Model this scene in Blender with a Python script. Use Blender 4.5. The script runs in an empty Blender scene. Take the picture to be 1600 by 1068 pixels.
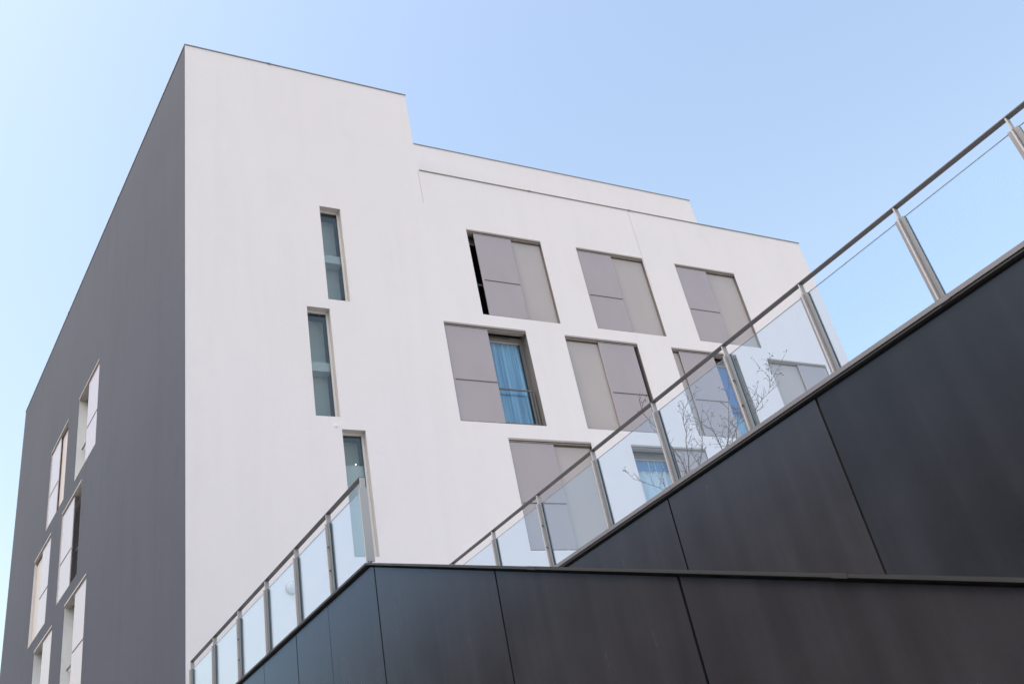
import bpy, bmesh, math, random
from mathutils import Vector, Matrix
random.seed(7)
scene = bpy.context.scene
C = scene.collection
rad = math.radians

# ------------------------------------------------------------------ camera
EYE = 1.6                                   # eye height above the street
RIGHT = Vector((0.88313087, -0.43283735, -0.18091901))
DOWN = Vector((0.09543188, 0.54334051, -0.83407065))
FWD = Vector((0.45931756, 0.7193281, 0.52114726))
cam_data = bpy.data.cameras.new('camera')
cam = bpy.data.objects.new('camera', cam_data)
C.objects.link(cam)
cam_data.sensor_fit = 'HORIZONTAL'
cam_data.sensor_width = 36.0
cam_data.lens = 1478.736 / 1600 * 36.0
cam_data.clip_start = 0.05
cam_data.clip_end = 6000
m = Matrix((RIGHT, -DOWN, -FWD)).transposed().to_4x4()
m.translation = Vector((0, 0, EYE))
cam.matrix_world = m
scene.camera = cam

# ------------------------------------------------------------------ sky, sun, exposure
SUN_AZ = rad(-95.0)      # clockwise from +Y: high on the left of the picture
SUN_EL = rad(55.0)
world = bpy.data.worlds.new('World')
scene.world = world
world.use_nodes = True
wn = world.node_tree
wn.nodes.clear()
sky = wn.nodes.new('ShaderNodeTexSky')
sky.sky_type = 'NISHITA'
sky.sun_disc = False
sky.sun_elevation = SUN_EL
sky.sun_rotation = SUN_AZ
sky.altitude = 0
sky.air_density = 2.0
sky.dust_density = 3.6
sky.ozone_density = 0.25
bg = wn.nodes.new('ShaderNodeBackground')
bg.inputs['Strength'].default_value = 0.15
wo = wn.nodes.new('ShaderNodeOutputWorld')
haze_tint = wn.nodes.new('ShaderNodeMix')          # the whole sky a touch less green
haze_tint.data_type = 'RGBA'
haze_tint.blend_type = 'MULTIPLY'
haze_tint.inputs[0].default_value = 1.0
haze_tint.inputs[7].default_value = (0.985, 0.955, 0.985, 1)
wn.links.new(sky.outputs[0], haze_tint.inputs[6])
wn.links.new(haze_tint.outputs[2], bg.inputs['Color'])
wn.links.new(bg.outputs[0], wo.inputs['Surface'])

sun_data = bpy.data.lights.new('sun', 'SUN')
sun_data.energy = 0.6
sun_data.angle = rad(30)
sun_data.color = (1.0, 0.93, 0.85)
sun = bpy.data.objects.new('sun', sun_data)
C.objects.link(sun)
to_sun = Vector((math.sin(SUN_AZ) * math.cos(SUN_EL), math.cos(SUN_AZ) * math.cos(SUN_EL), math.sin(SUN_EL)))
sun.rotation_euler = to_sun.to_track_quat('Z', 'Y').to_euler()
sun.location = (0, -20, 40)

vs = scene.view_settings
vs.view_transform = 'Standard'
vs.look = 'None'
vs.exposure = 0.9
vs.gamma = 1.0
vs.use_curve_mapping = False

# ------------------------------------------------------------------ materials
class NT:
    def __init__(self, name):
        self.m = bpy.data.materials.new(name)
        self.m.use_nodes = True
        self.t = self.m.node_tree
        self.t.nodes.clear()
        self.out = self.t.nodes.new('ShaderNodeOutputMaterial')
    def n(self, kind, **kw):
        nd = self.t.nodes.new(kind)
        for k, v in kw.items():
            setattr(nd, k, v)
        return nd
    def l(self, a, b):
        self.t.links.new(a, b)
    def math(self, op, a, b=None, c=None):
        nd = self.n('ShaderNodeMath', operation=op)
        for i, v in enumerate((a, b, c)):
            if v is None:
                continue
            if isinstance(v, (int, float)):
                nd.inputs[i].default_value = v
            else:
                self.l(v, nd.inputs[i])
        return nd.outputs[0]
    def pos(self):
        return self.n('ShaderNodeNewGeometry').outputs['Position']
    def scaled(self, vec, s):
        mp = self.n('ShaderNodeMapping')
        self.l(vec, mp.inputs['Vector'])
        mp.inputs['Scale'].default_value = s
        return mp.outputs[0]
    def noise(self, vec, scale, detail=4, rough=0.55):
        nd = self.n('ShaderNodeTexNoise')
        self.l(vec, nd.inputs['Vector'])
        nd.inputs['Scale'].default_value = scale
        nd.inputs['Detail'].default_value = detail
        nd.inputs['Roughness'].default_value = rough
        return nd.outputs['Fac']
    def ramp(self, fac, lo, hi, a=0.0, b=1.0):
        nd = self.n('ShaderNodeMapRange')
        self.l(fac, nd.inputs['Value'])
        nd.inputs['From Min'].default_value = lo
        nd.inputs['From Max'].default_value = hi
        nd.inputs['To Min'].default_value = a
        nd.inputs['To Max'].default_value = b
        return nd.outputs[0]
    def mixc(self, fac, a, b):
        nd = self.n('ShaderNodeMix', data_type='RGBA')
        self.l(fac, nd.inputs[0])
        for i, v in ((6, a), (7, b)):
            if isinstance(v, tuple):
                nd.inputs[i].default_value = (*v, 1)
            else:
                self.l(v, nd.inputs[i])
        return nd.outputs[2]
    def bump(self, h, strength, dist):
        nd = self.n('ShaderNodeBump')
        self.l(h, nd.inputs['Height'])
        nd.inputs['Strength'].default_value = strength
        nd.inputs['Distance'].default_value = dist
        return nd.outputs[0]
    def bsdf(self, color, rough, metallic=0.0, normal=None, ior=1.5, spec=0.5):
        p = self.n('ShaderNodeBsdfPrincipled')
        for k, v in (('Base Color', color), ('Roughness', rough), ('Metallic', metallic)):
            if isinstance(v, tuple):
                p.inputs[k].default_value = (*v, 1)
            elif isinstance(v, (int, float)):
                p.inputs[k].default_value = v
            else:
                self.l(v, p.inputs[k])
        p.inputs['IOR'].default_value = ior
        p.inputs['Specular IOR Level'].default_value = spec
        if normal is not None:
            self.l(normal, p.inputs['Normal'])
        self.l(p.outputs[0], self.out.inputs['Surface'])
        return p

def mat_plaster(name, col, stain, amt, spec=0.3, drips=0.0):
    """rendered wall: cloudy patches, broad rain wash, thin separate drips, trowel grain"""
    t = NT(name)
    P = t.pos()
    big = t.ramp(t.noise(P, 0.35, 3), 0.3, 0.72)
    streak = t.ramp(t.noise(t.scaled(P, (1.6, 1.6, 0.10)), 1.3, 6, 0.62), 0.5, 0.85)
    patch = t.ramp(t.noise(t.scaled(P, (1.0, 1.0, 0.55)), 1.1, 7, 0.65), 0.55, 0.8)
    fine = t.ramp(t.noise(P, 14, 5, 0.7), 0.3, 0.75)
    mix = t.math('ADD', t.math('MULTIPLY', big, 0.30 * amt), t.math('ADD', t.math('MULTIPLY', streak, 0.45 * amt), t.math('ADD', t.math('MULTIPLY', patch, 0.4 * amt), t.math('MULTIPLY', fine, 0.22 * amt))))
    if drips:
        thin = t.ramp(t.noise(t.scaled(P, (9.0, 9.0, 0.16)), 1.0, 3, 0.5), 0.66, 0.78)
        where = t.ramp(t.noise(P, 0.45, 2), 0.52, 0.66)
        speck = t.ramp(t.noise(t.scaled(P, (1.0, 1.0, 0.6)), 5.0, 4, 0.6), 0.68, 0.80)
        spot = t.ramp(t.noise(P, 0.6, 2), 0.56, 0.70)
        mix = t.math('ADD', mix, t.math('MULTIPLY', t.math('ADD', t.math('MULTIPLY', thin, where), t.math('MULTIPLY', speck, spot)), drips))
    c = t.mixc(t.math('MINIMUM', mix, 1.0), col, stain)
    h = t.math('ADD', t.noise(P, 90, 3), t.math('MULTIPLY', t.noise(P, 9, 4), 1.6))
    t.bsdf(c, 0.85, 0, t.bump(h, 0.16, 0.014), spec=spec)
    return t.m

def mat_paint(name, col, rough=0.45, var=0.06, metallic=0.0, bump=0.0, spec=0.5, even=False):
    t = NT(name)
    P = t.pos()
    f = t.ramp(t.noise(t.scaled(P, (1, 1, 0.4)), 2.2, 5), 0.3, 0.75)
    dark = tuple(v * (1 - var * 2) for v in col)
    c = t.mixc(f, col, dark)
    r = rough if even else t.ramp(t.noise(P, 5, 5), 0.3, 0.7, rough * 0.85, rough * 1.15)
    nrm = t.bump(t.noise(P, 1.6, 2), bump, 0.02) if bump else None
    t.bsdf(c, r, metallic, nrm, spec=spec)
    return t.m

def mat_panel(name, col, rough, r0=0.03):
    """dark through-coloured facade board: fine grain, faint rain streaks, cool satin sheen"""
    t = NT(name)
    geo = t.n('ShaderNodeNewGeometry')
    P = geo.outputs['Position']
    streak = t.ramp(t.noise(t.scaled(P, (2.2, 2.2, 0.16)), 1.6, 6, 0.6), 0.42, 0.8)
    cloud = t.ramp(t.noise(P, 1.1, 5, 0.6), 0.3, 0.75)
    grain = t.ramp(t.noise(P, 260, 2), 0.3, 0.7)
    dust = t.ramp(t.noise(P, 38, 3, 0.7), 0.66, 0.80)
    k = t.math('ADD', t.math('MULTIPLY', streak, 0.42), t.math('ADD', t.math('MULTIPLY', cloud, 0.38), t.math('MULTIPLY', grain, 0.30)))
    c = t.mixc(t.math('ADD', k, t.math('MULTIPLY', dust, 0.35)), tuple(v * 0.72 for v in col), tuple(v * 1.5 for v in col))
    r = t.math('ADD', t.ramp(cloud, 0, 1, rough * 0.85, rough * 1.1), t.math('MULTIPLY', streak, 0.07))
    h = t.math('ADD', t.math('MULTIPLY', t.noise(P, 180, 2), 0.25), t.noise(P, 1.3, 2))
    nrm = t.bump(h, 0.06, 0.02)
    df = t.n('ShaderNodeBsdfDiffuse')
    t.l(c, df.inputs['Color'])
    t.l(nrm, df.inputs['Normal'])
    gl = t.n('ShaderNodeBsdfGlossy')
    gl.inputs['Color'].default_value = (0.52, 0.74, 1.0, 1)  # blue of the reflected sky put into the gloss colour
    t.l(r, gl.inputs['Roughness'])
    t.l(nrm, gl.inputs['Normal'])
    dot = t.n('ShaderNodeVectorMath', operation='DOT_PRODUCT')
    t.l(geo.outputs['Incoming'], dot.inputs[0])
    t.l(geo.outputs['Normal'], dot.inputs[1])
    cosi = t.math('ABSOLUTE', dot.outputs['Value'])
    f = t.math('ADD', t.math('MULTIPLY', t.math('POWER', t.math('SUBTRACT', 1.0, cosi), 5.0), 1 - r0), r0)
    mx = t.n('ShaderNodeMixShader')
    t.l(f, mx.inputs[0])
    t.l(df.outputs[0], mx.inputs[1])
    t.l(gl.outputs[0], mx.inputs[2])
    t.l(mx.outputs[0], t.out.inputs['Surface'])
    return t.m

def mat_glass(name, tint, ior=1.5, rough=0.0, dirt=0.0):
    """clear sheet glass: tinted straight-through transmission and Fresnel reflection"""
    t = NT(name)
    lw = t.n('ShaderNodeNewGeometry')
    dot = t.n('ShaderNodeVectorMath', operation='DOT_PRODUCT')
    t.l(lw.outputs['Incoming'], dot.inputs[0])
    t.l(lw.outputs['Normal'], dot.inputs[1])
    cosi = t.math('ABSOLUTE', dot.outputs['Value'])
    r0 = ((ior - 1) / (ior + 1)) ** 2
    f = t.math('ADD', t.math('MULTIPLY', t.math('POWER', t.math('SUBTRACT', 1.0, cosi), 5.0), 1 - r0), r0)
    tr = t.n('ShaderNodeBsdfTransparent')
    tr.inputs[0].default_value = (*tint, 1)
    gl = t.n('ShaderNodeBsdfGlossy')
    gl.inputs['Roughness'].default_value = rough
    gl.inputs['Color'].default_value = (1, 1, 1, 1)
    mx = t.n('ShaderNodeMixShader')
    t.l(f, mx.inputs[0])
    t.l(tr.outputs[0], mx.inputs[1])
    t.l(gl.outputs[0], mx.inputs[2])
    last = mx.outputs[0]
    if dirt:
        df = t.n('ShaderNodeBsdfDiffuse')
        df.inputs[0].default_value = (0.7, 0.72, 0.74, 1)
        m2 = t.n('ShaderNodeMixShader')
        P = t.pos()
        d = t.ramp(t.noise(t.scaled(P, (2, 2, 0.5)), 2.0, 5), 0.35, 0.8, dirt * 0.3, dirt)
        t.l(d, m2.inputs[0])
        t.l(last, m2.inputs[1])
        t.l(df.outputs[0], m2.inputs[2])
        last = m2.outputs[0]
    t.l(last, t.out.inputs['Surface'])
    return t.m

def mat_emit(name, col, s):
    t = NT(name)
    e = t.n('ShaderNodeEmission')
    e.inputs[0].default_value = (*col, 1)
    e.inputs[1].default_value = s
    t.l(e.outputs[0], t.out.inputs['Surface'])
    return t.m

def mat_ground():
    t = NT('paving')
    P = t.pos()
    b = t.n('ShaderNodeTexBrick')
    t.l(P, b.inputs['Vector'])
    b.inputs['Scale'].default_value = 1.0
    b.inputs['Color1'].default_value = (0.34, 0.315, 0.28, 1)
    b.inputs['Color2'].default_value = (0.40, 0.37, 0.335, 1)
    b.inputs['Mortar'].default_value = (0.16, 0.15, 0.14, 1)
    b.inputs['Mortar Size'].default_value = 0.008
    f = t.ramp(t.noise(P, 0.8, 6), 0.3, 0.75, 0, 0.4)
    c = t.mixc(f, b.outputs['Color'], (0.26, 0.235, 0.20))
    t.bsdf(c, 0.85)
    return t.m

M = {
    'white': mat_plaster('white_render', (0.85, 0.81, 0.825), (0.62, 0.585, 0.595), 0.30, drips=0.32),
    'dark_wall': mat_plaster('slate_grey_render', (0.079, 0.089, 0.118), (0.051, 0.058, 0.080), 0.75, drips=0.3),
    'reveal': mat_plaster('reveal_render', (0.58, 0.555, 0.545), (0.48, 0.455, 0.44), 0.3),
    'cap': mat_paint('zinc_cap', (0.23, 0.22, 0.20), 0.5, 0.1),
    'shutter': mat_paint('lavender_grey_shutter', (0.42, 0.372, 0.392), 0.22, 0.03, even=True),
    'fixed': mat_paint('taupe_grey_board', (0.475, 0.43, 0.42), 0.45, 0.03, even=True),
    'track': mat_paint('track_metal', (0.42, 0.38, 0.35), 0.45, 0.08),
    'lining': mat_paint('taupe_lining', (0.19, 0.175, 0.172), 0.5, 0.06),
    'brown': mat_paint('brown_groove', (0.11, 0.085, 0.075), 0.6, 0.1),
    'frame': mat_paint('window_frame_grey', (0.17, 0.16, 0.155), 0.45, 0.06),
    'white_frame': mat_paint('white_frame', (0.78, 0.77, 0.76), 0.4, 0.03),
    'dark_metal': mat_paint('dark_metal', (0.09, 0.09, 0.095), 0.4, 0.1),
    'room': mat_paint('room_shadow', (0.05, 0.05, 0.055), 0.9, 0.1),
    'window_glass': mat_glass('window_glass', (0.74, 0.88, 0.96), 1.75),
    'clear_glass': mat_glass('clear_window_glass', (0.90, 0.95, 0.98), 1.6),
    'slit_glass': mat_glass('slit_glass', (0.84, 0.89, 0.89), 1.62),
    'rail_glass': mat_glass('balustrade_glass', (0.87, 0.93, 0.985), 1.40, 0.0, 0.012),
    'glass_edge': mat_paint('glass_edge', (0.24, 0.30, 0.31), 0.3, 0.05),
    'steel': mat_paint('brushed_steel', (0.215, 0.222, 0.245), 0.45, 0.08, 0.2),
    'stem': mat_paint('painted_steel', (0.47, 0.465, 0.475), 0.45, 0.05, 0.0),
    'rail': mat_paint('handrail_steel', (0.085, 0.083, 0.09), 0.42, 0.06, 0.2),
    'panel': mat_panel('black_facade_board', (0.032, 0.0315, 0.0365), 0.24, 0.034),
    'panel_dark': mat_panel('blue_black_facade_board', (0.0225, 0.0238, 0.029), 0.32, 0.024),
    'core': mat_paint('black_core', (0.012, 0.012, 0.013), 0.8, 0.1),
    'coping_dark': mat_paint('graphite_coping', (0.026, 0.0265, 0.029), 0.5, 0.08, 0.0),
    'coping_light': mat_paint('aluminium_coping', (0.17, 0.172, 0.19), 0.45, 0.06, 0.2),
    'concrete': mat_plaster('concrete', (0.45, 0.43, 0.41), (0.3, 0.29, 0.28), 0.7),
    'ground': mat_ground(),
    'brown_render': mat_plaster('brown_render', (0.23, 0.175, 0.14), (0.15, 0.12, 0.10), 0.6),
    'concrete_grey': mat_paint('grey_sill', (0.4, 0.39, 0.37), 0.8),
    'bark': mat_paint('bare_bark', (0.085, 0.045, 0.050), 0.8, 0.2),
    'dry_leaf': mat_paint('dry_leaf', (0.075, 0.022, 0.026), 0.7, 0.2),
    'lamp_glass': mat_paint('opal_glass', (0.60, 0.60, 0.61), 0.3, 0.02),
}
def mat_curtain():
    t = NT('curtain')
    P = t.pos()
    f = t.ramp(t.noise(t.scaled(P, (9, 9, 0.25)), 1.4, 3), 0.35, 0.7)
    c = t.mixc(f, (0.27, 0.38, 0.48), (0.80, 0.84, 0.86))
    p = t.bsdf(c, 0.9)
    return t.m
M['curtain'] = mat_curtain()
M['white_curtain'] = mat_paint('white_curtain', (0.82, 0.84, 0.86), 0.9, 0.04)
M['window_blue'] = mat_paint('window_blue', (0.05, 0.26, 0.55), 0.7, 0.06)  # blue of mirrored sky put into the colour; also used for the pelmet
M['blind'] = mat_paint('beige_blind', (0.80, 0.79, 0.76), 0.8, 0.04)
M['spot'] = mat_emit('lit_spotlight', (1.0, 0.93, 0.82), 3.0)

# ------------------------------------------------------------------ mesh helpers
class MB:
    def __init__(self):
        self.v, self.f = [], []
    def quad(self, *p):
        i = len(self.v)
        self.v += [tuple(q) for q in p]
        self.f.append(tuple(range(i, i + len(p))))
        return self
    def box(self, x0, x1, y0, y1, z0, z1):
        i = len(self.v)
        self.v += [(x, y, z) for z in (z0, z1) for x, y in ((x0, y0), (x1, y0), (x1, y1), (x0, y1))]
        self.f += [tuple(i + k for k in q) for q in ((0, 3, 2, 1), (4, 5, 6, 7), (0, 1, 5, 4), (1, 2, 6, 5), (2, 3, 7, 6), (3, 0, 4, 7))]
        return self
    def prism(self, poly, h0, h1, axis='z'):
        """poly: 2-D outline; extruded along axis ('z': x,y -> z; 'x': y,z -> x)"""
        i, n = len(self.v), len(poly)
        for h in (h0, h1):
            for a, b in poly:
                self.v.append((a, b, h) if axis == 'z' else (h, a, b))
        self.f.append(tuple(i + k for k in reversed(range(n))))
        self.f.append(tuple(i + n + k for k in range(n)))
        for k in range(n):
            j = (k + 1) % n
            self.f.append((i + k, i + j, i + n + j, i + n + k))
        return self
    def tube(self, pts, radii, sides=6):
        rings = []
        for k, p in enumerate(pts):
            p = Vector(p)
            d = Vector(pts[min(k + 1, len(pts) - 1)]) - Vector(pts[max(k - 1, 0)])
            if d.length < 1e-9:
                d = Vector((0, 0, 1))
            d.normalize()
            u = d.orthogonal().normalized()
            w = d.cross(u)
            i = len(self.v)
            for s in range(sides):
                a = 2 * math.pi * s / sides
                q = p + (u * math.cos(a) + w * math.sin(a)) * radii[k]
                self.v.append(tuple(q))
            rings.append(i)
        for a, b in zip(rings, rings[1:]):
            for s in range(sides):
                t = (s + 1) % sides
                self.f.append((a + s, a + t, b + t, b + s))
        self.f.append(tuple(rings[0] + s for s in reversed(range(sides))))
        self.f.append(tuple(rings[-1] + s for s in range(sides)))
        return self
    def lathe(self, prof, sides=24, flip=False):
        """profile (r, y): revolved about the local y axis"""
        rings = []
        for r, y in prof:
            i = len(self.v)
            for s in range(sides):
                a = 2 * math.pi * s / sides
                self.v.append((r * math.cos(a), y, r * math.sin(a)))
            rings.append(i)
        for a, b in zip(rings, rings[1:]):
            for s in range(sides):
                t = (s + 1) % sides
                self.f.append((a + s, a + t, b + t, b + s))
        self.f.append(tuple(rings[-1] + s for s in range(sides)))
        return self
    def mesh(self, name, mat, bevel=0.0, smooth=False, recalc=True):
        me = bpy.data.meshes.new(name)
        me.from_pydata(self.v, [], self.f)
        bm = bmesh.new()
        bm.from_mesh(me)
        bmesh.ops.remove_doubles(bm, verts=bm.verts, dist=1e-5)
        if bevel:
            bmesh.ops.bevel(bm, geom=list(bm.edges), offset=bevel, segments=1, affect='EDGES', profile=0.5)
        if recalc:
            bmesh.ops.recalc_face_normals(bm, faces=bm.faces)
        bm.to_mesh(me)
        bm.free()
        if smooth:
            for p in me.polygons:
                p.use_smooth = True
        me.materials.append(M[mat])
        return me
    def build(self, name, mat, parent=None, bevel=0.0, smooth=False, recalc=True):
        return obj(name, self.mesh(name, mat, bevel, smooth, recalc), parent)

def obj(name, me, parent=None, loc=None, rz=None):
    o = bpy.data.objects.new(name, me)
    C.objects.link(o)
    o.parent = parent
    if loc is not None:
        o.location = loc
    if rz is not None:
        o.rotation_euler = (0, 0, rz)
    return o

def tag(o, label=None, cat=None, group=None, kind=None):
    for k, v in (('label', label), ('category', cat), ('group', group), ('kind', kind)):
        if v:
            o[k] = v
    return o

def empty(name, loc, rz=0.0):
    o = bpy.data.objects.new(name, None)
    C.objects.link(o)
    o.location = loc
    o.rotation_euler = (0, 0, rz)
    o.empty_display_size = 0.2
    return o

# ------------------------------------------------------------------ ground
g = MB()
g.quad((-1500, -1500, 0), (1500, -1500, 0), (1500, 1500, 0), (-1500, 1500, 0))
tag(g.build('ground', 'ground'), 'pale stone paving of the street around the buildings', 'ground', kind='structure')

# ------------------------------------------------------------------ block across the street (mirrored in the black boards)
nb = empty('neighbouring_building', (-21.0, 12.0, 0), 0.0)
tag(nb, 'long brown rendered block across the street, left of the view', 'building')
MB().box(-12, 0, -40, 40, 0, 16.0).build('wall', 'brown_render', nb)
MB().box(-12.2, .2, -40.2, 40.2, 16.0, 16.35).build('roof', 'cap', nb)
nb_win = MB().box(-.002, .05, -.62, .62, 0, 1.75).mesh('window', 'dark_metal')
nb_sill = MB().box(0, .12, -.70, .70, -.08, -.002).mesh('sill', 'concrete_grey')
for fl in range(5):
    for i in range(20):
        w_ = obj('window', nb_win, nb, (.003, -37.5 + i * 3.95, 1.1 + fl * 3.05))
        obj('sill', nb_sill, w_)

# ------------------------------------------------------------------ white building
S = 0.54
FY = 30 * S                       # plane of the white facade
CX = 5.33 * S                     # x of the corner
B_ANG = 0.129294637               # the side wall is not square to the front
LEN_SIDE = 34.8 * S
X_TOW, X_END = 16.0 * S - CX, 40.4 * S - CX
Z_TOW, Z_PAR = 36.31 * S + EYE, 31.2 * S + EYE

bld = empty('apartment_building', (CX, FY, 0))
tag(bld, 'white rendered apartment block with one slate grey side and a taller corner tower', 'building')

side_dir = Vector((-math.sin(B_ANG), math.cos(B_ANG), 0))
side_rz = math.atan2(-math.cos(B_ANG), math.sin(B_ANG))

def zz(z):
    return z * S + EYE

# openings on the front wall: x0, x1, z0, z1 in building-local metres
R1, R2, R3 = (zz(23.07), zz(27.95)), (zz(17.58), zz(22.45)), (zz(12.07), zz(16.92))
def op(x0, x1, r):
    return (x0 * S - CX, x1 * S - CX, r[0], r[1])
front_windows = [
    ('A', op(17.98, 21.97, R1)), ('B', op(24.02, 28.03, R1)), ('C', op(30.12, 34.16, R1)),
    ('D', op(15.97, 19.97, R2)), ('E', op(22.02, 26.05, R2)), ('F', op(28.08, 32.16, R2)), ('G', op(34.22, 38.36, R2)),
    ('H', op(17.99, 21.98, R3)), ('I', op(24.05, 28.17, R3)), ('J', op(30.12, 34.2, R3)),
]
slits = [('S1', (10.93 * S - CX, 11.86 * S - CX, zz(22.89), zz(27.88))),
         ('S2', (10.0 * S - CX, 10.94 * S - CX, zz(17.41), zz(22.41))),
         ('S3', (10.96 * S - CX, 11.88 * S - CX, zz(11.87), zz(16.89)))]

def wall_with_holes(outline_top, x_breaks, z_low, holes):
    """grid of quads in the y=0 plane; outline_top(x) gives the wall head, holes are left open"""
    mb = MB()
    xs = sorted(set([round(v, 5) for v in x_breaks] + [round(h[i], 5) for h in holes for i in (0, 1)]))
    zs_all = sorted(set([z_low] + [round(h[i], 5) for h in holes for i in (2, 3)]))
    for a, b in zip(xs, xs[1:]):
        xm = (a + b) / 2
        top = outline_top(xm)
        zs = [z for z in zs_all if z < top] + [top]
        for c, d in zip(zs, zs[1:]):
            zm = (c + d) / 2
            if any(h[0] < xm < h[1] and h[2] < zm < h[3] for h in holes):
                continue
            mb.quad((a, 0, c), (b, 0, c), (b, 0, d), (a, 0, d))
    return mb

holes = [w[1] for w in front_windows] + [s[1] for s in slits]
fw = wall_with_holes(lambda x: Z_TOW if x < X_TOW else Z_PAR, [0, X_TOW, X_END], 0.0, holes)
tag(fw.build('front_wall', 'white', bld, recalc=False), 'white rendered front wall')

side_w = []
W0 = 4.0 * S
for nm, u, z0, z1 in (('L1', 7.22, zz(22.85), zz(27.62)), ('L2', 10.74, zz(22.95), zz(27.7)), ('L3', 8.48, zz(17.33), zz(22.12)),
                      ('L4', 12.05, zz(17.3), zz(22.15)), ('L5', 7.38, zz(11.8), zz(16.62)), ('L6', 10.98, zz(11.75), zz(16.55))):
    side_w.append((nm, (LEN_SIDE - u - W0 * 1.03, LEN_SIDE - u, z0, z1)))
side_origin = side_dir * LEN_SIDE
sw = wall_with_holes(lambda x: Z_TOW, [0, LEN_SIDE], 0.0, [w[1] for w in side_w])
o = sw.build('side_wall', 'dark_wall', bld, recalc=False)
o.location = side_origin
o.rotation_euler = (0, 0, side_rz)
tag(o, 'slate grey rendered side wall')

# roofs, backs and inner faces so that the block is closed
far = side_origin
rb = MB()
inner = Vector((X_TOW, 0, 0)) + Vector((0, LEN_SIDE * 0.98, 0))
rb.quad((0, 0, Z_TOW - .25), (X_TOW, 0, Z_TOW - .25), (X_TOW, inner.y, Z_TOW - .25), (far.x, far.y, Z_TOW - .25))
rb.quad((X_TOW, 0, Z_PAR - .25), (X_END, 0, Z_PAR - .25), (X_END, 13, Z_PAR - .25), (X_TOW, 13, Z_PAR - .25))
rb.build('roof', 'concrete', bld, recalc=False)
bk = MB()
bk.quad((X_TOW, 0, Z_PAR - .25), (X_TOW, inner.y, Z_PAR - .25), (X_TOW, inner.y, Z_TOW), (X_TOW, 0, Z_TOW))
bk.quad((far.x, far.y, 0), (X_TOW, inner.y, 0), (X_TOW, inner.y, Z_TOW), (far.x, far.y, Z_TOW))
bk.quad((X_END, 0, 0), (X_END, 13, 0), (X_END, 13, Z_PAR), (X_END, 0, Z_PAR))
bk.quad((X_TOW, 13, 0), (X_END, 13, 0), (X_END, 13, Z_PAR), (X_TOW, 13, Z_PAR))
bk.build('rear_wall', 'white', bld, recalc=False)

# set-back upper storey behind the parapet
SB = 2.0
k = (FY + SB) / FY
PX0, PX1, PZ = X_TOW - 0.3, 32.85 * S * k - CX, 32.92 * S * k + EYE
pent = MB().box(X_TOW + .004, PX1, SB, 10.5, Z_PAR - .24, PZ).build('rooftop_storey', 'white', bld)
MB().box(X_TOW + .006, PX1 + .02, SB - .018, 10.53, PZ, PZ + .02).build('roof_cap', 'cap', pent)

# metal caps on the parapets, in lengths with a joint
def cap_run(a, b, z, joints, inward):
    a, b = Vector(a), Vector(b)
    d = (b - a).normalized()
    L = (b - a).length
    nrm = inward
    cuts = [0.0] + joints + [L]
    for s, e in zip(cuts, cuts[1:]):
        p, q = a + d * (s + .004), a + d * (e - .004)
        po, qo = p - nrm * .016, q - nrm * .016
        pi, qi = p + nrm * .33, q + nrm * .33
        MB().prism([(po.x, po.y), (qo.x, qo.y), (qi.x, qi.y), (pi.x, pi.y)], z - .012, z + .018).build('parapet_cap', 'cap', bld)
    for s in joints:
        p = a + d * s
        po, pi = p - nrm * .022, p + nrm * .335
        h = d * .05
        MB().prism([((po - h).x, (po - h).y), ((po + h).x, (po + h).y), ((pi + h).x, (pi + h).y), ((pi - h).x, (pi - h).y)], z - .02, z + .024).build('cap_joint', 'cap', bld)
cap_run((-.02, 0, 0), (X_TOW + .02, 0, 0), Z_TOW, [4.93 - CX + .02], Vector((0, 1, 0)))
cap_run((X_TOW + .03, 0, 0), (X_END + .03, 0, 0), Z_PAR, [11.88 - CX - X_TOW, 15.2 - CX - X_TOW], Vector((0, 1, 0)))
cap_run(Vector((0, 0, 0)) + side_dir * .012, far, Z_TOW - .004, [6.0, 12.0], Vector((math.cos(B_ANG), math.sin(B_ANG), 0)))
# parapet inner faces
pi = MB()
pi.box(X_TOW + .01, X_END, .30, .31, Z_PAR - .25, Z_PAR - .03)
pi.build('parapet', 'white', bld)

# hairline movement joints in the render
MB().box(15.17 - CX - .004, 15.17 - CX + .004, -.003, .01, zz(26.0), Z_PAR - .03).build('render_joint', 'fixed', bld)
MB().box(X_TOW - .005, X_TOW + .005, -.003, .01, Z_PAR - 1.1, Z_PAR - .03).build('render_joint', 'fixed', bld)
# small round cap screwed to the render
o = MB().lathe([(.035, 0), (.035, -.012), (.02, -.018)], 16).build('fixing_cap', 'white', bld)
o.location = (5.79 - CX, -.001, 9.19 + EYE)

def ring(mb, W, H, t, y0, y1):
    mb.box(0, W, y0, y1, 0, t)
    mb.box(0, W, y0, y1, H - t, H)
    mb.box(0, t, y0, y1, t, H - t)
    mb.box(W - t, W, y0, y1, t, H - t)

def lining(W, H, depth, sill_drop=0.0):
    mb = MB()
    e = .002
    mb.quad((e, 0, e), (W - e, 0, e), (W - e, depth, e), (e, depth, e))
    mb.quad((e, 0, H - e), (e, depth, H - e), (W - e, depth, H - e), (W - e, 0, H - e))
    mb.quad((e, 0, e), (e, depth, e), (e, depth, H - e), (e, 0, H - e))
    mb.quad((W - e, 0, e), (W - e, 0, H - e), (W - e, depth, H - e), (W - e, depth, e))
    return mb

def curtain_mesh(x0, x1, y, z0, z1, folds=9, amp=.03):
    mb = MB()
    n = folds * 6
    pts = [(x0 + (x1 - x0) * i / n, y + amp * math.sin(i / 6 * 2 * math.pi + .6 * math.sin(i * .37))) for i in range(n + 1)]
    for (a, b), (c, d) in zip(pts, pts[1:]):
        mb.quad((a, b, z0), (c, d, z0), (c, d, z1), (a, b, z1))
    return mb

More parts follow.
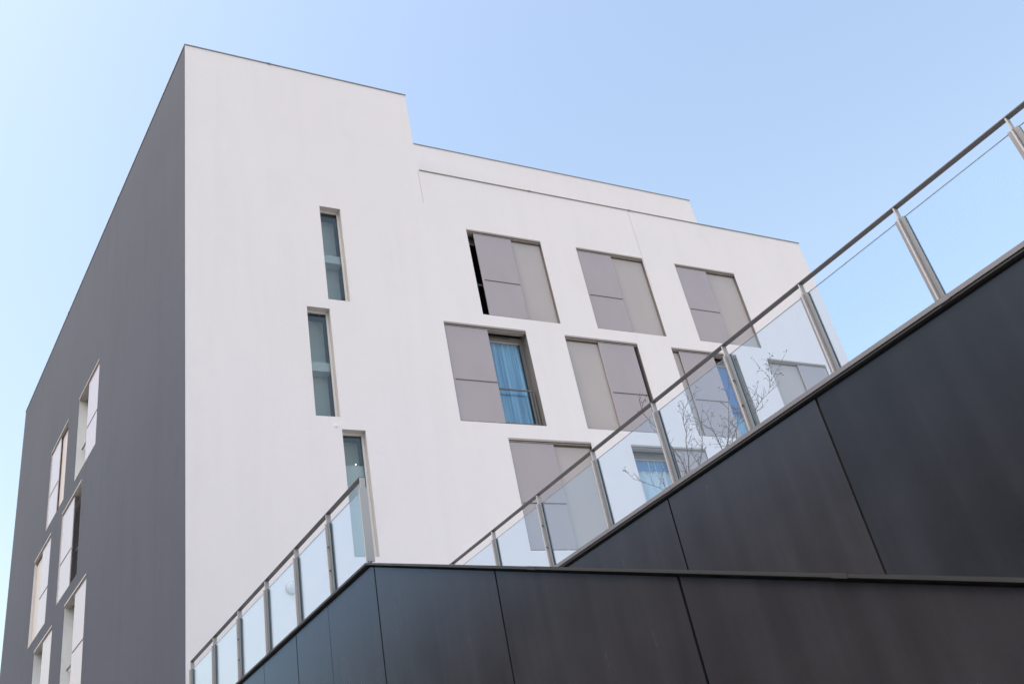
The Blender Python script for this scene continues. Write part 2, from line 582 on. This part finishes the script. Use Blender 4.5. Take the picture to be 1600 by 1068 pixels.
def room_mesh(x0, x1, y0, y1, z0, z1):
    mb = MB()
    mb.quad((x0, y1, z0), (x1, y1, z0), (x1, y1, z1), (x0, y1, z1))
    mb.quad((x0, y0, z0), (x1, y0, z0), (x1, y1, z0), (x0, y1, z0))
    mb.quad((x0, y0, z1), (x0, y1, z1), (x1, y1, z1), (x1, y0, z1))
    mb.quad((x0, y0, z0), (x0, y1, z0), (x0, y1, z1), (x0, y0, z1))
    mb.quad((x1, y0, z0), (x1, y0, z1), (x1, y1, z1), (x1, y1, z0))
    return mb

def make_window(name, parent, loc, rz, W, H, shutter, fixed=None, openp=None, curtain=None, guard=True, label=None, side=False):
    """front opening with sliding shutter, fixed board and, where it stands open, the window behind"""
    DEP = .30
    w = lining(W, H, DEP).build('window', 'white_frame' if side else 'lining', parent, recalc=False)
    w.location = loc
    w.rotation_euler = (0, 0, rz)
    if label:
        w['label'] = label
    TR = .085
    # head track: two lips with a slot
    t = MB()
    t.box(.004, W - .004, -.014, .03, H - .05, H - .004)
    t.box(.004, W - .004, .006, .16, H - TR, H - .051)
    t.build('head_track', 'track', w)
    MB().box(.004, W - .004, .003, .0055, H - TR + .012, H - .052).build('track_slot', 'brown', w)
    ztop = H - TR - .012
    if fixed:
        a, b = fixed
        MB().box(a * W + .006, b * W - .012, .075, .10, .012, ztop).build('fixed_board', 'fixed', w, .003)
        MB().box(a * W + .006, b * W - .012, .062, .074, ztop - .03, ztop).build('board_rail', 'brown', w)
    if shutter:
        a, b = shutter
        x0, x1 = a * W + .012, b * W - (.012 if b > .99 else 0)
        s = MB().box(x0, x1, .018, .045, .022, ztop).build('shutter', 'shutter', w, .003)
        MB().box(x0 + .05, x1 - .015, .010, .019, H * .405, H * .405 + .020).build('shutter_rib', 'brown', w)
        for q in (.3, .78):
            MB().box(x0 + (x1 - x0) * q, x0 + (x1 - x0) * q + .05, .012, .05, .004, .021).build('shutter_roller', 'track', w)
    if openp:
        a, b = openp
        x0, x1 = a * W, b * W
        Hf = H - .10
        f = MB()
        t = .085
        f.box(x0, x1, DEP - .06, DEP - .005, .03, .03 + t)
        f.box(x0, x1, DEP - .06, DEP - .005, Hf - t * 1.6, Hf)
        f.box(x0, x0 + t, DEP - .06, DEP - .005, .03 + t, Hf - t * 1.6)
        f.box(x1 - t - .004, x1 - .004, DEP - .06, DEP - .005, .03 + t, Hf - t * 1.6)
        fr = f.build('window_frame', 'fixed' if side else 'frame', w)
        i0, i1 = x0 + t, x1 - t - .004
        MB().box(i0 + .012, i1 - .012, DEP - .05, DEP - .02, Hf - t * 1.6 - .035, Hf - t * 1.6 - .002).build('sash_rail', 'track', w)
        MB().box(i0 + .1 * (i1 - i0), i0 + .72 * (i1 - i0), DEP - .072, DEP - .061, Hf - .055, Hf - .02).build('vent_slot', 'dark_metal', w)
        MB().box(i0, i1, DEP - .035, DEP - .027, .03 + t, Hf - t * 1.6).build('pane', 'clear_glass' if curtain == 'white' else 'window_glass', w)
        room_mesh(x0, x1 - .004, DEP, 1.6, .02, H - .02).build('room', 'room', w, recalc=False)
        if curtain == 'pattern':
            curtain_mesh(i0 - .02, i1 + .02, DEP + .06, .04, Hf - .05, 7).build('curtain', 'curtain', w, smooth=True, recalc=False)
        elif curtain == 'white':
            curtain_mesh(i0 - .02, i1 + .02, DEP + .05, .04, Hf - .05, 6, .035).build('curtain', 'white_curtain', w, smooth=True, recalc=False)
            if not side:
                curtain_mesh(i0 - .01, i1 + .01, DEP + .012, Hf - .42, Hf - .10, 5, .012).build('pelmet', 'window_blue', w, smooth=True, recalc=False)
        elif curtain == 'blue':
            MB().box(i0 - .02, i1 + .02, DEP + .05, DEP + .06, Hf * .36, Hf - .05).build('sky_sheet', 'window_blue', w)  # added sheet, coloured like the sky reflected in the pane
            curtain_mesh(i0 - .02, i1 + .02, DEP + .12, .04, Hf - .05, 6, .03).build('curtain', 'white_curtain', w, smooth=True, recalc=False)
        if guard:
            gr = MB()
            gx0, gx1 = x0 + .01, x1 - .05
            zt = H * .372
            gr.box(gx0, gx1, .13, .165, zt, zt + .032)
            gr.box(gx0, gx1, .13, .165, .075, .11)
            gr.box(gx1 - .03, gx1, .132, .163, .11, zt)
            gr.box(gx1 - .11, gx1 - .085, .132, .163, .11, zt)
            gr.build('guard_rail', 'frame', w)
    if not openp:
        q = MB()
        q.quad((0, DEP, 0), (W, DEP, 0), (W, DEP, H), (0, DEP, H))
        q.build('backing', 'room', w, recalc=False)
    return w

spec = {
    'A': dict(shutter=(.085, .585), fixed=(.5, 1), openp=(0, .52), label='window with its shutter slid a little open on a dark slot'),
    'B': dict(shutter=(0, .51), fixed=(.5, 1)),
    'C': dict(shutter=(0, .51), fixed=(.5, 1)),
    'D': dict(shutter=(0, .52), openp=(.5, 1), curtain='pattern', label='half open window showing a blue patterned curtain'),
    'E': dict(shutter=(.44, .945), fixed=(0, .5)),
    'F': dict(shutter=(.10, .63), openp=(.5, 1), fixed=(0, .12), curtain='blue', label='window with sky-reflecting blue glass beside its shutter'),
    'G': dict(shutter=(.5, 1), fixed=(0, .52)),
    'H': dict(shutter=(0, .53), fixed=(.5, 1)),
    'I': dict(shutter=(.56, 1), openp=(0, .6), curtain='white', label='window with a pale curtain left of its shutter'),
    'J': dict(shutter=(0, .51), fixed=(.5, 1)),
    'L1': dict(shutter=(.46, 1), openp=(0, .55), curtain='white', guard=True),
    'L2': dict(shutter=(0, .55), fixed=(.5, 1)),
    'L3': dict(shutter=(0, .60), openp=(.5, 1), curtain='white'),
    'L4': dict(shutter=(.46, 1), fixed=(0, .55)),
    'L5': dict(shutter=(.46, 1), openp=(0, .55), curtain='white'),
    'L6': dict(shutter=(.46, 1), openp=(0, .55), curtain='white'),
}
for nm, (x0, x1, z0, z1) in front_windows:
    make_window(nm, bld, (x0, 0, z0), 0, x1 - x0, z1 - z0, **spec[nm])
rot = Matrix.Rotation(side_rz, 3, 'Z')
for nm, (x0, x1, z0, z1) in side_w:
    p = side_origin + rot @ Vector((x0, 0, 0))
    make_window(nm, bld, (p.x, p.y, z0), side_rz, x1 - x0, z1 - z0, side=True, **spec[nm])

# tall slit windows of the stair tower
for nm, (x0, x1, z0, z1) in slits:
    W, H = x1 - x0, z1 - z0
    DEP = .20
    w = lining(W, H, DEP).build('slit_window', 'reveal', bld, recalc=False)
    w.location = (x0, 0, z0)
    fr = MB()
    ring(fr, W, H, .045, DEP - .045, DEP - .004)
    fr.build('window_frame', 'white_frame', w)
    MB().box(W - .052, W - .0455, DEP - .03, DEP - .01, .046, H - .046).build('gasket', 'dark_metal', w)
    MB().box(.046, W - .053, DEP - .028, DEP - .018, .046, H - .046).build('pane', 'slit_glass', w)
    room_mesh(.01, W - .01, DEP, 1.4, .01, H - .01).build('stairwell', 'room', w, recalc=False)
    if nm != 'S3':
        MB().box(.012, W - .012, DEP + .05, DEP + .30, H * .455, H * .535).build('floor_edge', 'white_frame', w)
        MB().box(.012, W - .012, DEP + .32, DEP + .33, .02, H - .02).build('blind', 'blind', w)
    else:
        MB().box(.012, W - .012, DEP + .32, DEP + .33, H * .6, H - .02).build('blind', 'blind', w)
        MB().box(.012, W - .012, DEP + .05, DEP + .06, H * .445, H * .735).build('blind', 'white_frame', w)
        MB().box(.012, W - .012, DEP + .05, DEP + .06, .02, H * .42).build('blind', 'blind', w)
        MB().box(.012, W - .012, DEP + .045, DEP + .07, H * .421, H * .444).build('floor_edge', 'white_frame', w)
        MB().box(.012, W - .012, DEP + .045, DEP + .07, H * .736, H * .746).build('floor_edge', 'white_frame', w)
        sp = MB().lathe([(.008, 0), (.013, -.01), (.013, -.014)], 12).build('spotlight', 'spot', w)
        sp.location = (W * .6, DEP + .04, H * .755)

# ------------------------------------------------------------------ dark clad walls, stair and terrace (own axes)
A = 0.0884519022
def loc2(xp, yp, z=0.0):
    return Vector((xp * math.cos(A) - yp * math.sin(A), xp * math.sin(A) + yp * math.cos(A), z))
C1, C2 = 4.3, 6.747
ZC = 3.600 + EYE                   # coping level of the terrace
SLOPE = 0.4034
YB = 8.913                         # where the near wall starts to fall with the stair
def ztop(y):
    return ZC if y >= YB else ZC - (YB - y) * SLOPE
Y_FOOT = YB - (ZC - .25) / SLOPE   # the wall dies out near the street
Y_END1 = 15.65

near = empty('stair_wall', loc2(C1, YB), A)
tag(near, 'black panelled wall in front, level at left then falling with the stair', 'wall')
def near_local(y):
    return y - YB
OV = .045
# coping lengths
def coping(parent, cuts, zf, y_off, mat, x0, x1, th, strap=True):
    for a, b in zip(cuts, cuts[1:]):
        pts = [a + .002] + ([YB] if (a < YB < b and zf is ztop) else []) + [b - .002]
        poly = [(p - y_off, zf(p)) for p in pts] + [(p - y_off, zf(p) - th) for p in reversed(pts)]
        MB().prism(poly, x0, x1, 'x').build('coping', mat, parent)
    if strap:
        for s in cuts[1:-1]:
            if abs(s - YB) < .02:
                continue
            pts = [s - .05, s + .05]
            poly = [(p - y_off, zf(p) + .002) for p in pts] + [(p - y_off, zf(p) - th - .004) for p in reversed(pts)]
            MB().prism(poly, x0 - .003, x1 + .003, 'x').build('coping_strap', mat, parent)
coping(near, [Y_FOOT, -1.0, 3.206, 5.956, YB, 12.0, Y_END1], ztop, YB, 'coping_dark', 0, .30, .024)
# core set back behind the joints
core_pts = [Y_FOOT, YB, Y_END1]
poly = [(p - YB, ztop(p) - .023) for p in core_pts] + [(Y_END1 - YB, 0.0), (Y_FOOT - YB, 0.0)]
MB().prism(poly, OV + .024, .27, 'x').build('wall_core', 'core', near)
# boards
joints = [-3.9, -1.9, .10, 2.14, 4.39, 6.48, 8.72, 10.0, 11.02, 12.2, 13.3, 14.5, Y_END1]
tight = {10.0, 12.2, 14.5}
joints = [j * 1.0105 for j in joints[:-1]] + [joints[-1]]
tight = {j * 1.0105 for j in tight}
for a, b in zip(joints, joints[1:]):
    ga = .0025 if a in tight else .011
    gb = .0025 if b in tight else .011
    a2, b2 = a + ga, b - gb
    pts = [a2] + ([YB] if a2 < YB < b2 else []) + [b2]
    poly = [(p - YB, ztop(p) - .048) for p in pts] + [(b2 - YB, .06), (a2 - YB, .06)]
    if ztop(a2) - .075 < .1:
        continue
    tilt = random.uniform(-.0015, .0015)
    MB().prism(poly, OV + tilt, OV + tilt + .02, 'x').build('panel', 'panel', near, .0015)

farw = empty('terrace_wall', loc2(C2, YB), A)
tag(farw, 'black panelled terrace wall rising to the right behind the stair wall', 'wall')
Y0F, Y1F = -4.5, 13.9
coping(farw, [Y0F, -.6, 3.155, 6.69, 10.3, Y1F], lambda y: ZC, YB, 'coping_light', 0, .32, .04)
MB().prism([(p - YB, z) for p, z in ((Y0F, ZC - .042), (Y1F, ZC - .042), (Y1F, 0), (Y0F, 0))], OV + .024, .29, 'x').build('wall_core', 'core', farw)
MB().box(.012, .3, Y0F - YB, Y1F - YB, ZC - .062, ZC - .041).build('coping_tray', 'coping_dark', farw)
fj = [-4.2, -1.9, .35, 2.46, 4.596, 6.72, 8.85, 11.0, 13.2]
fj = [j * 1.0067 for j in fj]
for i, (a, b) in enumerate(zip(fj, fj[1:])):
    near_side = b <= 4.7
    mat = 'panel_dark' if near_side else 'panel'
    ga = .011
    x = OV + (.006 if near_side else 0)
    MB().prism([(a + ga - YB, .02), (b - ga - YB, .02), (b - ga - YB, ZC - .09), (a + ga - YB, ZC - .09)], x, x + .02, 'x').build('panel', mat, farw, .0015)

# stair between the two walls
st = MB()
run, rise = .372, .372 * SLOPE
z = ZC - .25
y = YB + .1
poly = [(y, z)]
while z > rise * 1.01:
    poly.append((y - run, z))
    z -= rise
    y -= run
    poly.append((y, z))
poly += [(y, 0.01), (YB + .1, 0.01)]
s = st.prism(poly, C1 + .28, C2 + .06, 'x').build('stair', 'concrete')
s.rotation_euler = (0, 0, A)
tag(s, 'concrete stair climbing between the two black walls', 'stair', kind='structure')
# terrace decks, cut short of the white facade
def clip_y(xp):
    return (FY - .03 - xp * math.sin(A)) / math.cos(A)
te = MB()
te.prism([(C1 + .28, YB + .11), (C2 + .06, YB + .11), (C2 + .06, clip_y(C2)), (C1 + .28, clip_y(C1 + .3))], .005, ZC - .24)
te.prism([(C2 + .30, Y0F), (21.0, Y0F), (21.0, clip_y(21.0)), (C2 + .30, clip_y(C2 + .3))], .005, ZC - .16)
o = te.build('terrace', 'concrete')
o.rotation_euler = (0, 0, A)
tag(o, 'concrete terrace deck behind the glass balustrades', 'terrace', kind='structure')

# ------------------------------------------------------------------ balustrades
def make_post_meshes(h):
    glass_top = h - .135
    fin = MB().box(-.052, .048, -.006, .006, 0, glass_top)
    fin.box(-.030, .030, -.006, .006, glass_top, h - .012)
    me_fin = fin.mesh('post', 'stem')
    clamps = []
    for s in (-1, 1):
        c = MB().box(-.020, -.008, s * .009 if s > 0 else -.046, .046 if s > 0 else -.009, .0, glass_top + .004)
        c.box(.012, .026, s * .009 if s > 0 else -.046, .046 if s > 0 else -.009, .0, glass_top + .004)
        clamps.append(c.mesh('clamp', 'steel'))
    bolt = MB().lathe([(.011, 0), (.011, -.008), (.006, -.011)], 8).mesh('bolt', 'dark_metal')
    gask = MB().box(-.0205, -.0085, -.0495, -.0465, 0, glass_top).mesh('gasket', 'glass_edge')
    return me_fin, clamps, bolt, gask, glass_top

def make_balustrade(name, label, xc, ys, z0, h, x_in, dz_far=0.0, skip_first_clamp=None):
    """posts at ys (near to far) on the line x'=xc; panes between; flat handrail on top"""
    root = empty(name, loc2(xc + x_in, ys[0], z0), A)
    tag(root, label, 'balustrade', 'glass balustrades on the black walls')
    me_fin, clamps, bolt, gask, gt = make_post_meshes(h)
    for i, y in enumerate(ys):
        p = obj('post', me_fin, root, (0, y - ys[0], 0))
        for j, s in enumerate((-1, 1)):
            if (i == 0 and s == -1 and skip_first_clamp) or (i == len(ys) - 1 and s == 1):
                continue
            obj('clamp', clamps[j], p)
        if not (i == 0 and skip_first_clamp):
            obj('gasket', gask, p)
        for bz in ((.33, .66) if i % 3 == 1 else ()):
            obj('bolt', bolt, p, (-.036, -.006, gt * bz if bz < .9 else gt - .03))
    for a, b in zip(ys, ys[1:]):
        pane = MB().box(-.0065, .0065, a - ys[0] + .014, b - ys[0] - .014, .004, gt)
        pane.build('glass_pane', 'rail_glass', root)
        # polished top edge of the pane
        MB().box(-.0066, .0066, a - ys[0] + .014, b - ys[0] - .014, gt + .0002, gt + .0022).build('pane_edge', 'glass_edge', root)
    # handrail in lengths, a hair of a joint at each post
    for a, b in zip(ys, ys[1:]):
        MB().box(-.034, .030, a - ys[0] + .0015, b - ys[0] - .0015, h - .013, h).build('handrail', 'rail', root, .002)
    return root

ys_right = [-2.5, -1.36, -.21, .93, 2.07, 3.17, 4.29, 5.37, 6.53, 7.69, 8.90, 10.04, 11.19, 12.33, 13.45]
make_balustrade('glass_balustrade', 'long glass balustrade rising across the right half of the picture', C2, [y * 1.011 for y in ys_right], ZC + .001, .992, .075)
ys_left = [8.80, 9.80, 10.86, 11.98, 13.13, 14.32, 15.52]
make_balustrade('glass_balustrade', 'short glass balustrade at lower left, in front of the white wall', C1, [y * 1.0115 - .02 for y in ys_left], ZC + .001, .998, .05, skip_first_clamp=True)

# ------------------------------------------------------------------ round lamp on the white wall
lamp = empty('wall_lamp', (4.70, FY - .002, 5.84 + EYE))
tag(lamp, 'round white bulkhead lamp on the white wall behind the short balustrade', 'lamp')
MB().lathe([(.125, 0), (.125, -.03), (.112, -.045)], 28).build('rim', 'fixed', lamp, smooth=True)
MB().lathe([(.10, -.046), (.085, -.056), (.05, -.064), (.015, -.067)], 28).build('shade', 'lamp_glass', lamp, smooth=True)

# ------------------------------------------------------------------ bare small trees on the terrace
def px(p, xp):
    """point on the plane x' = xp seen at picture position p (used once, to find where the trees grow)"""
    v = RIGHT * (p[0] - 800) + DOWN * (p[1] - 534) + FWD * 1478.736
    ex = Vector((math.cos(A), math.sin(A), 0))
    v = v * (xp / v.dot(ex))
    return v + Vector((0, 0, EYE))

def grow(mb, leaves, p, d, length, r, depth, rng):
    steps = 5
    pts, rr = [p.copy()], [r]
    d = d.normalized()
    kids = []
    for i in range(steps):
        d = (d + Vector((rng.uniform(-1, 1), rng.uniform(-1, 1), rng.uniform(-.5, .9))) * .16).normalized()
        p = p + d * (length / steps)
        pts.append(p.copy())
        rr.append(r * (1 - .7 * (i + 1) / steps))
        if i >= 1 or depth < 2:
            kids.append((p.copy(), d.copy(), rr[-1]))
    mb.tube(pts, rr, 4 if depth < 2 else 3)
    if depth >= 3:
        if rng.random() < .34:
            leaves.append((p.copy(), d.copy()))
        return
    for q, dd, rad_ in kids:
        for _ in range(rng.choice((1, 1, 2)) if depth < 2 else rng.choice((0, 1, 1))):
            side = Vector((rng.uniform(-1, 1), rng.uniform(-1, 1), rng.uniform(-.3, .7)))
            nd = (dd * .75 + side.normalized() * .8).normalized()
            grow(mb, leaves, q, nd, length * rng.uniform(.38, .62), max(rad_ * .66, .0036), depth + 1, rng)

def leaf_mesh(mb, p, d, rng):
    for _ in range(rng.choice((2, 3, 4))):
        o = p + Vector([rng.uniform(-.018, .018) for _ in range(3)])
        u = Vector([rng.uniform(-1, 1) for _ in range(3)]).normalized()
        w = u.orthogonal().normalized()
        L, Wd = rng.uniform(.022, .042), rng.uniform(.008, .016)
        c = u.cross(w) * .005
        mb.quad(o, o + u * L * .5 + w * Wd + c, o + u * L, o + u * L * .5 - w * Wd + c)

def make_tree(label, base_px, xp, limbs, seed):
    rng = random.Random(seed)
    deck = ZC - .16
    foot = px(base_px, xp)
    foot.z = deck
    root = empty('bare_tree', foot)
    tag(root, label, 'tree', 'bare young trees on the terrace')
    crotch = Vector((rng.uniform(-.02, .02), rng.uniform(-.02, .02), .22))
    t = MB()
    t.tube([(0, 0, -.01), (.008, .004, .1), tuple(crotch)], [.026, .021, .019], 7)
    t.build('trunk', 'bark', root, smooth=True)
    br, leaves = MB(), []
    for pts, dx, r in limbs:
        w = []
        for i, q in enumerate(pts):
            w.append(px(q, xp + dx * i / max(1, len(pts) - 1)) - foot)
        chain = [crotch] + w
        rr = [r * (1 - .75 * i / (len(chain) - 1)) for i in range(len(chain))]
        # smooth wander along the limb
        fine, fr_ = [], []
        for i in range(len(chain) - 1):
            for s in range(3):
                f = s / 3
                q = chain[i].lerp(chain[i + 1], f)
                if not (i == 0 and s == 0):
                    q = q + Vector([rng.uniform(-.010, .010) for _ in range(3)])
                fine.append(q)
                fr_.append(rr[i] * (1 - f) + rr[i + 1] * f)
        fine.append(chain[-1]); fr_.append(rr[-1])
        br.tube(fine, fr_, 5)
        for i in range(3, len(fine)):
            d = (fine[i] - fine[i - 1]).normalized()
            for _ in range(rng.choice((1, 1, 2))):
                side = Vector((rng.uniform(-1, 1), rng.uniform(-1, 1), rng.uniform(-.2, .8))).normalized()
                grow(br, leaves, fine[i], (d * .7 + side * .8), rng.uniform(.14, .30), max(fr_[i] * .6, .0042), 2, rng)
    br.build('branches', 'bark', root, smooth=True)
    lf = MB()
    for p, d in leaves:
        leaf_mesh(lf, p, d, rng)
    tag(lf.build('dry_leaves', 'dry_leaf', root, recalc=False), kind='stuff')
    return root

make_tree('bare young tree on the left behind the long glass balustrade', (1100, 800), 8.6, [
    ([(1078, 752), (1062, 715), (1035, 680), (1002, 642)], -.2, .012),
    ([(1078, 745), (1074, 700), (1070, 665), (1066, 640)], .15, .010),
    ([(1050, 772), (1020, 758), (990, 748)], -.35, .007),
    ([(1090, 740), (1098, 700), (1096, 660)], .3, .009),
], 11)
make_tree('bare young tree on the right behind the long glass balustrade', (1136, 760), 8.8, [
    ([(1136, 700), (1138, 665), (1139, 625)], .1, .011),
    ([(1130, 705), (1115, 675), (1090, 655)], -.3, .008),
    ([(1140, 705), (1150, 670), (1160, 645)], .25, .008),
    ([(1150, 668), (1180, 640), (1200, 615), (1206, 585)], .2, .006),
], 23)
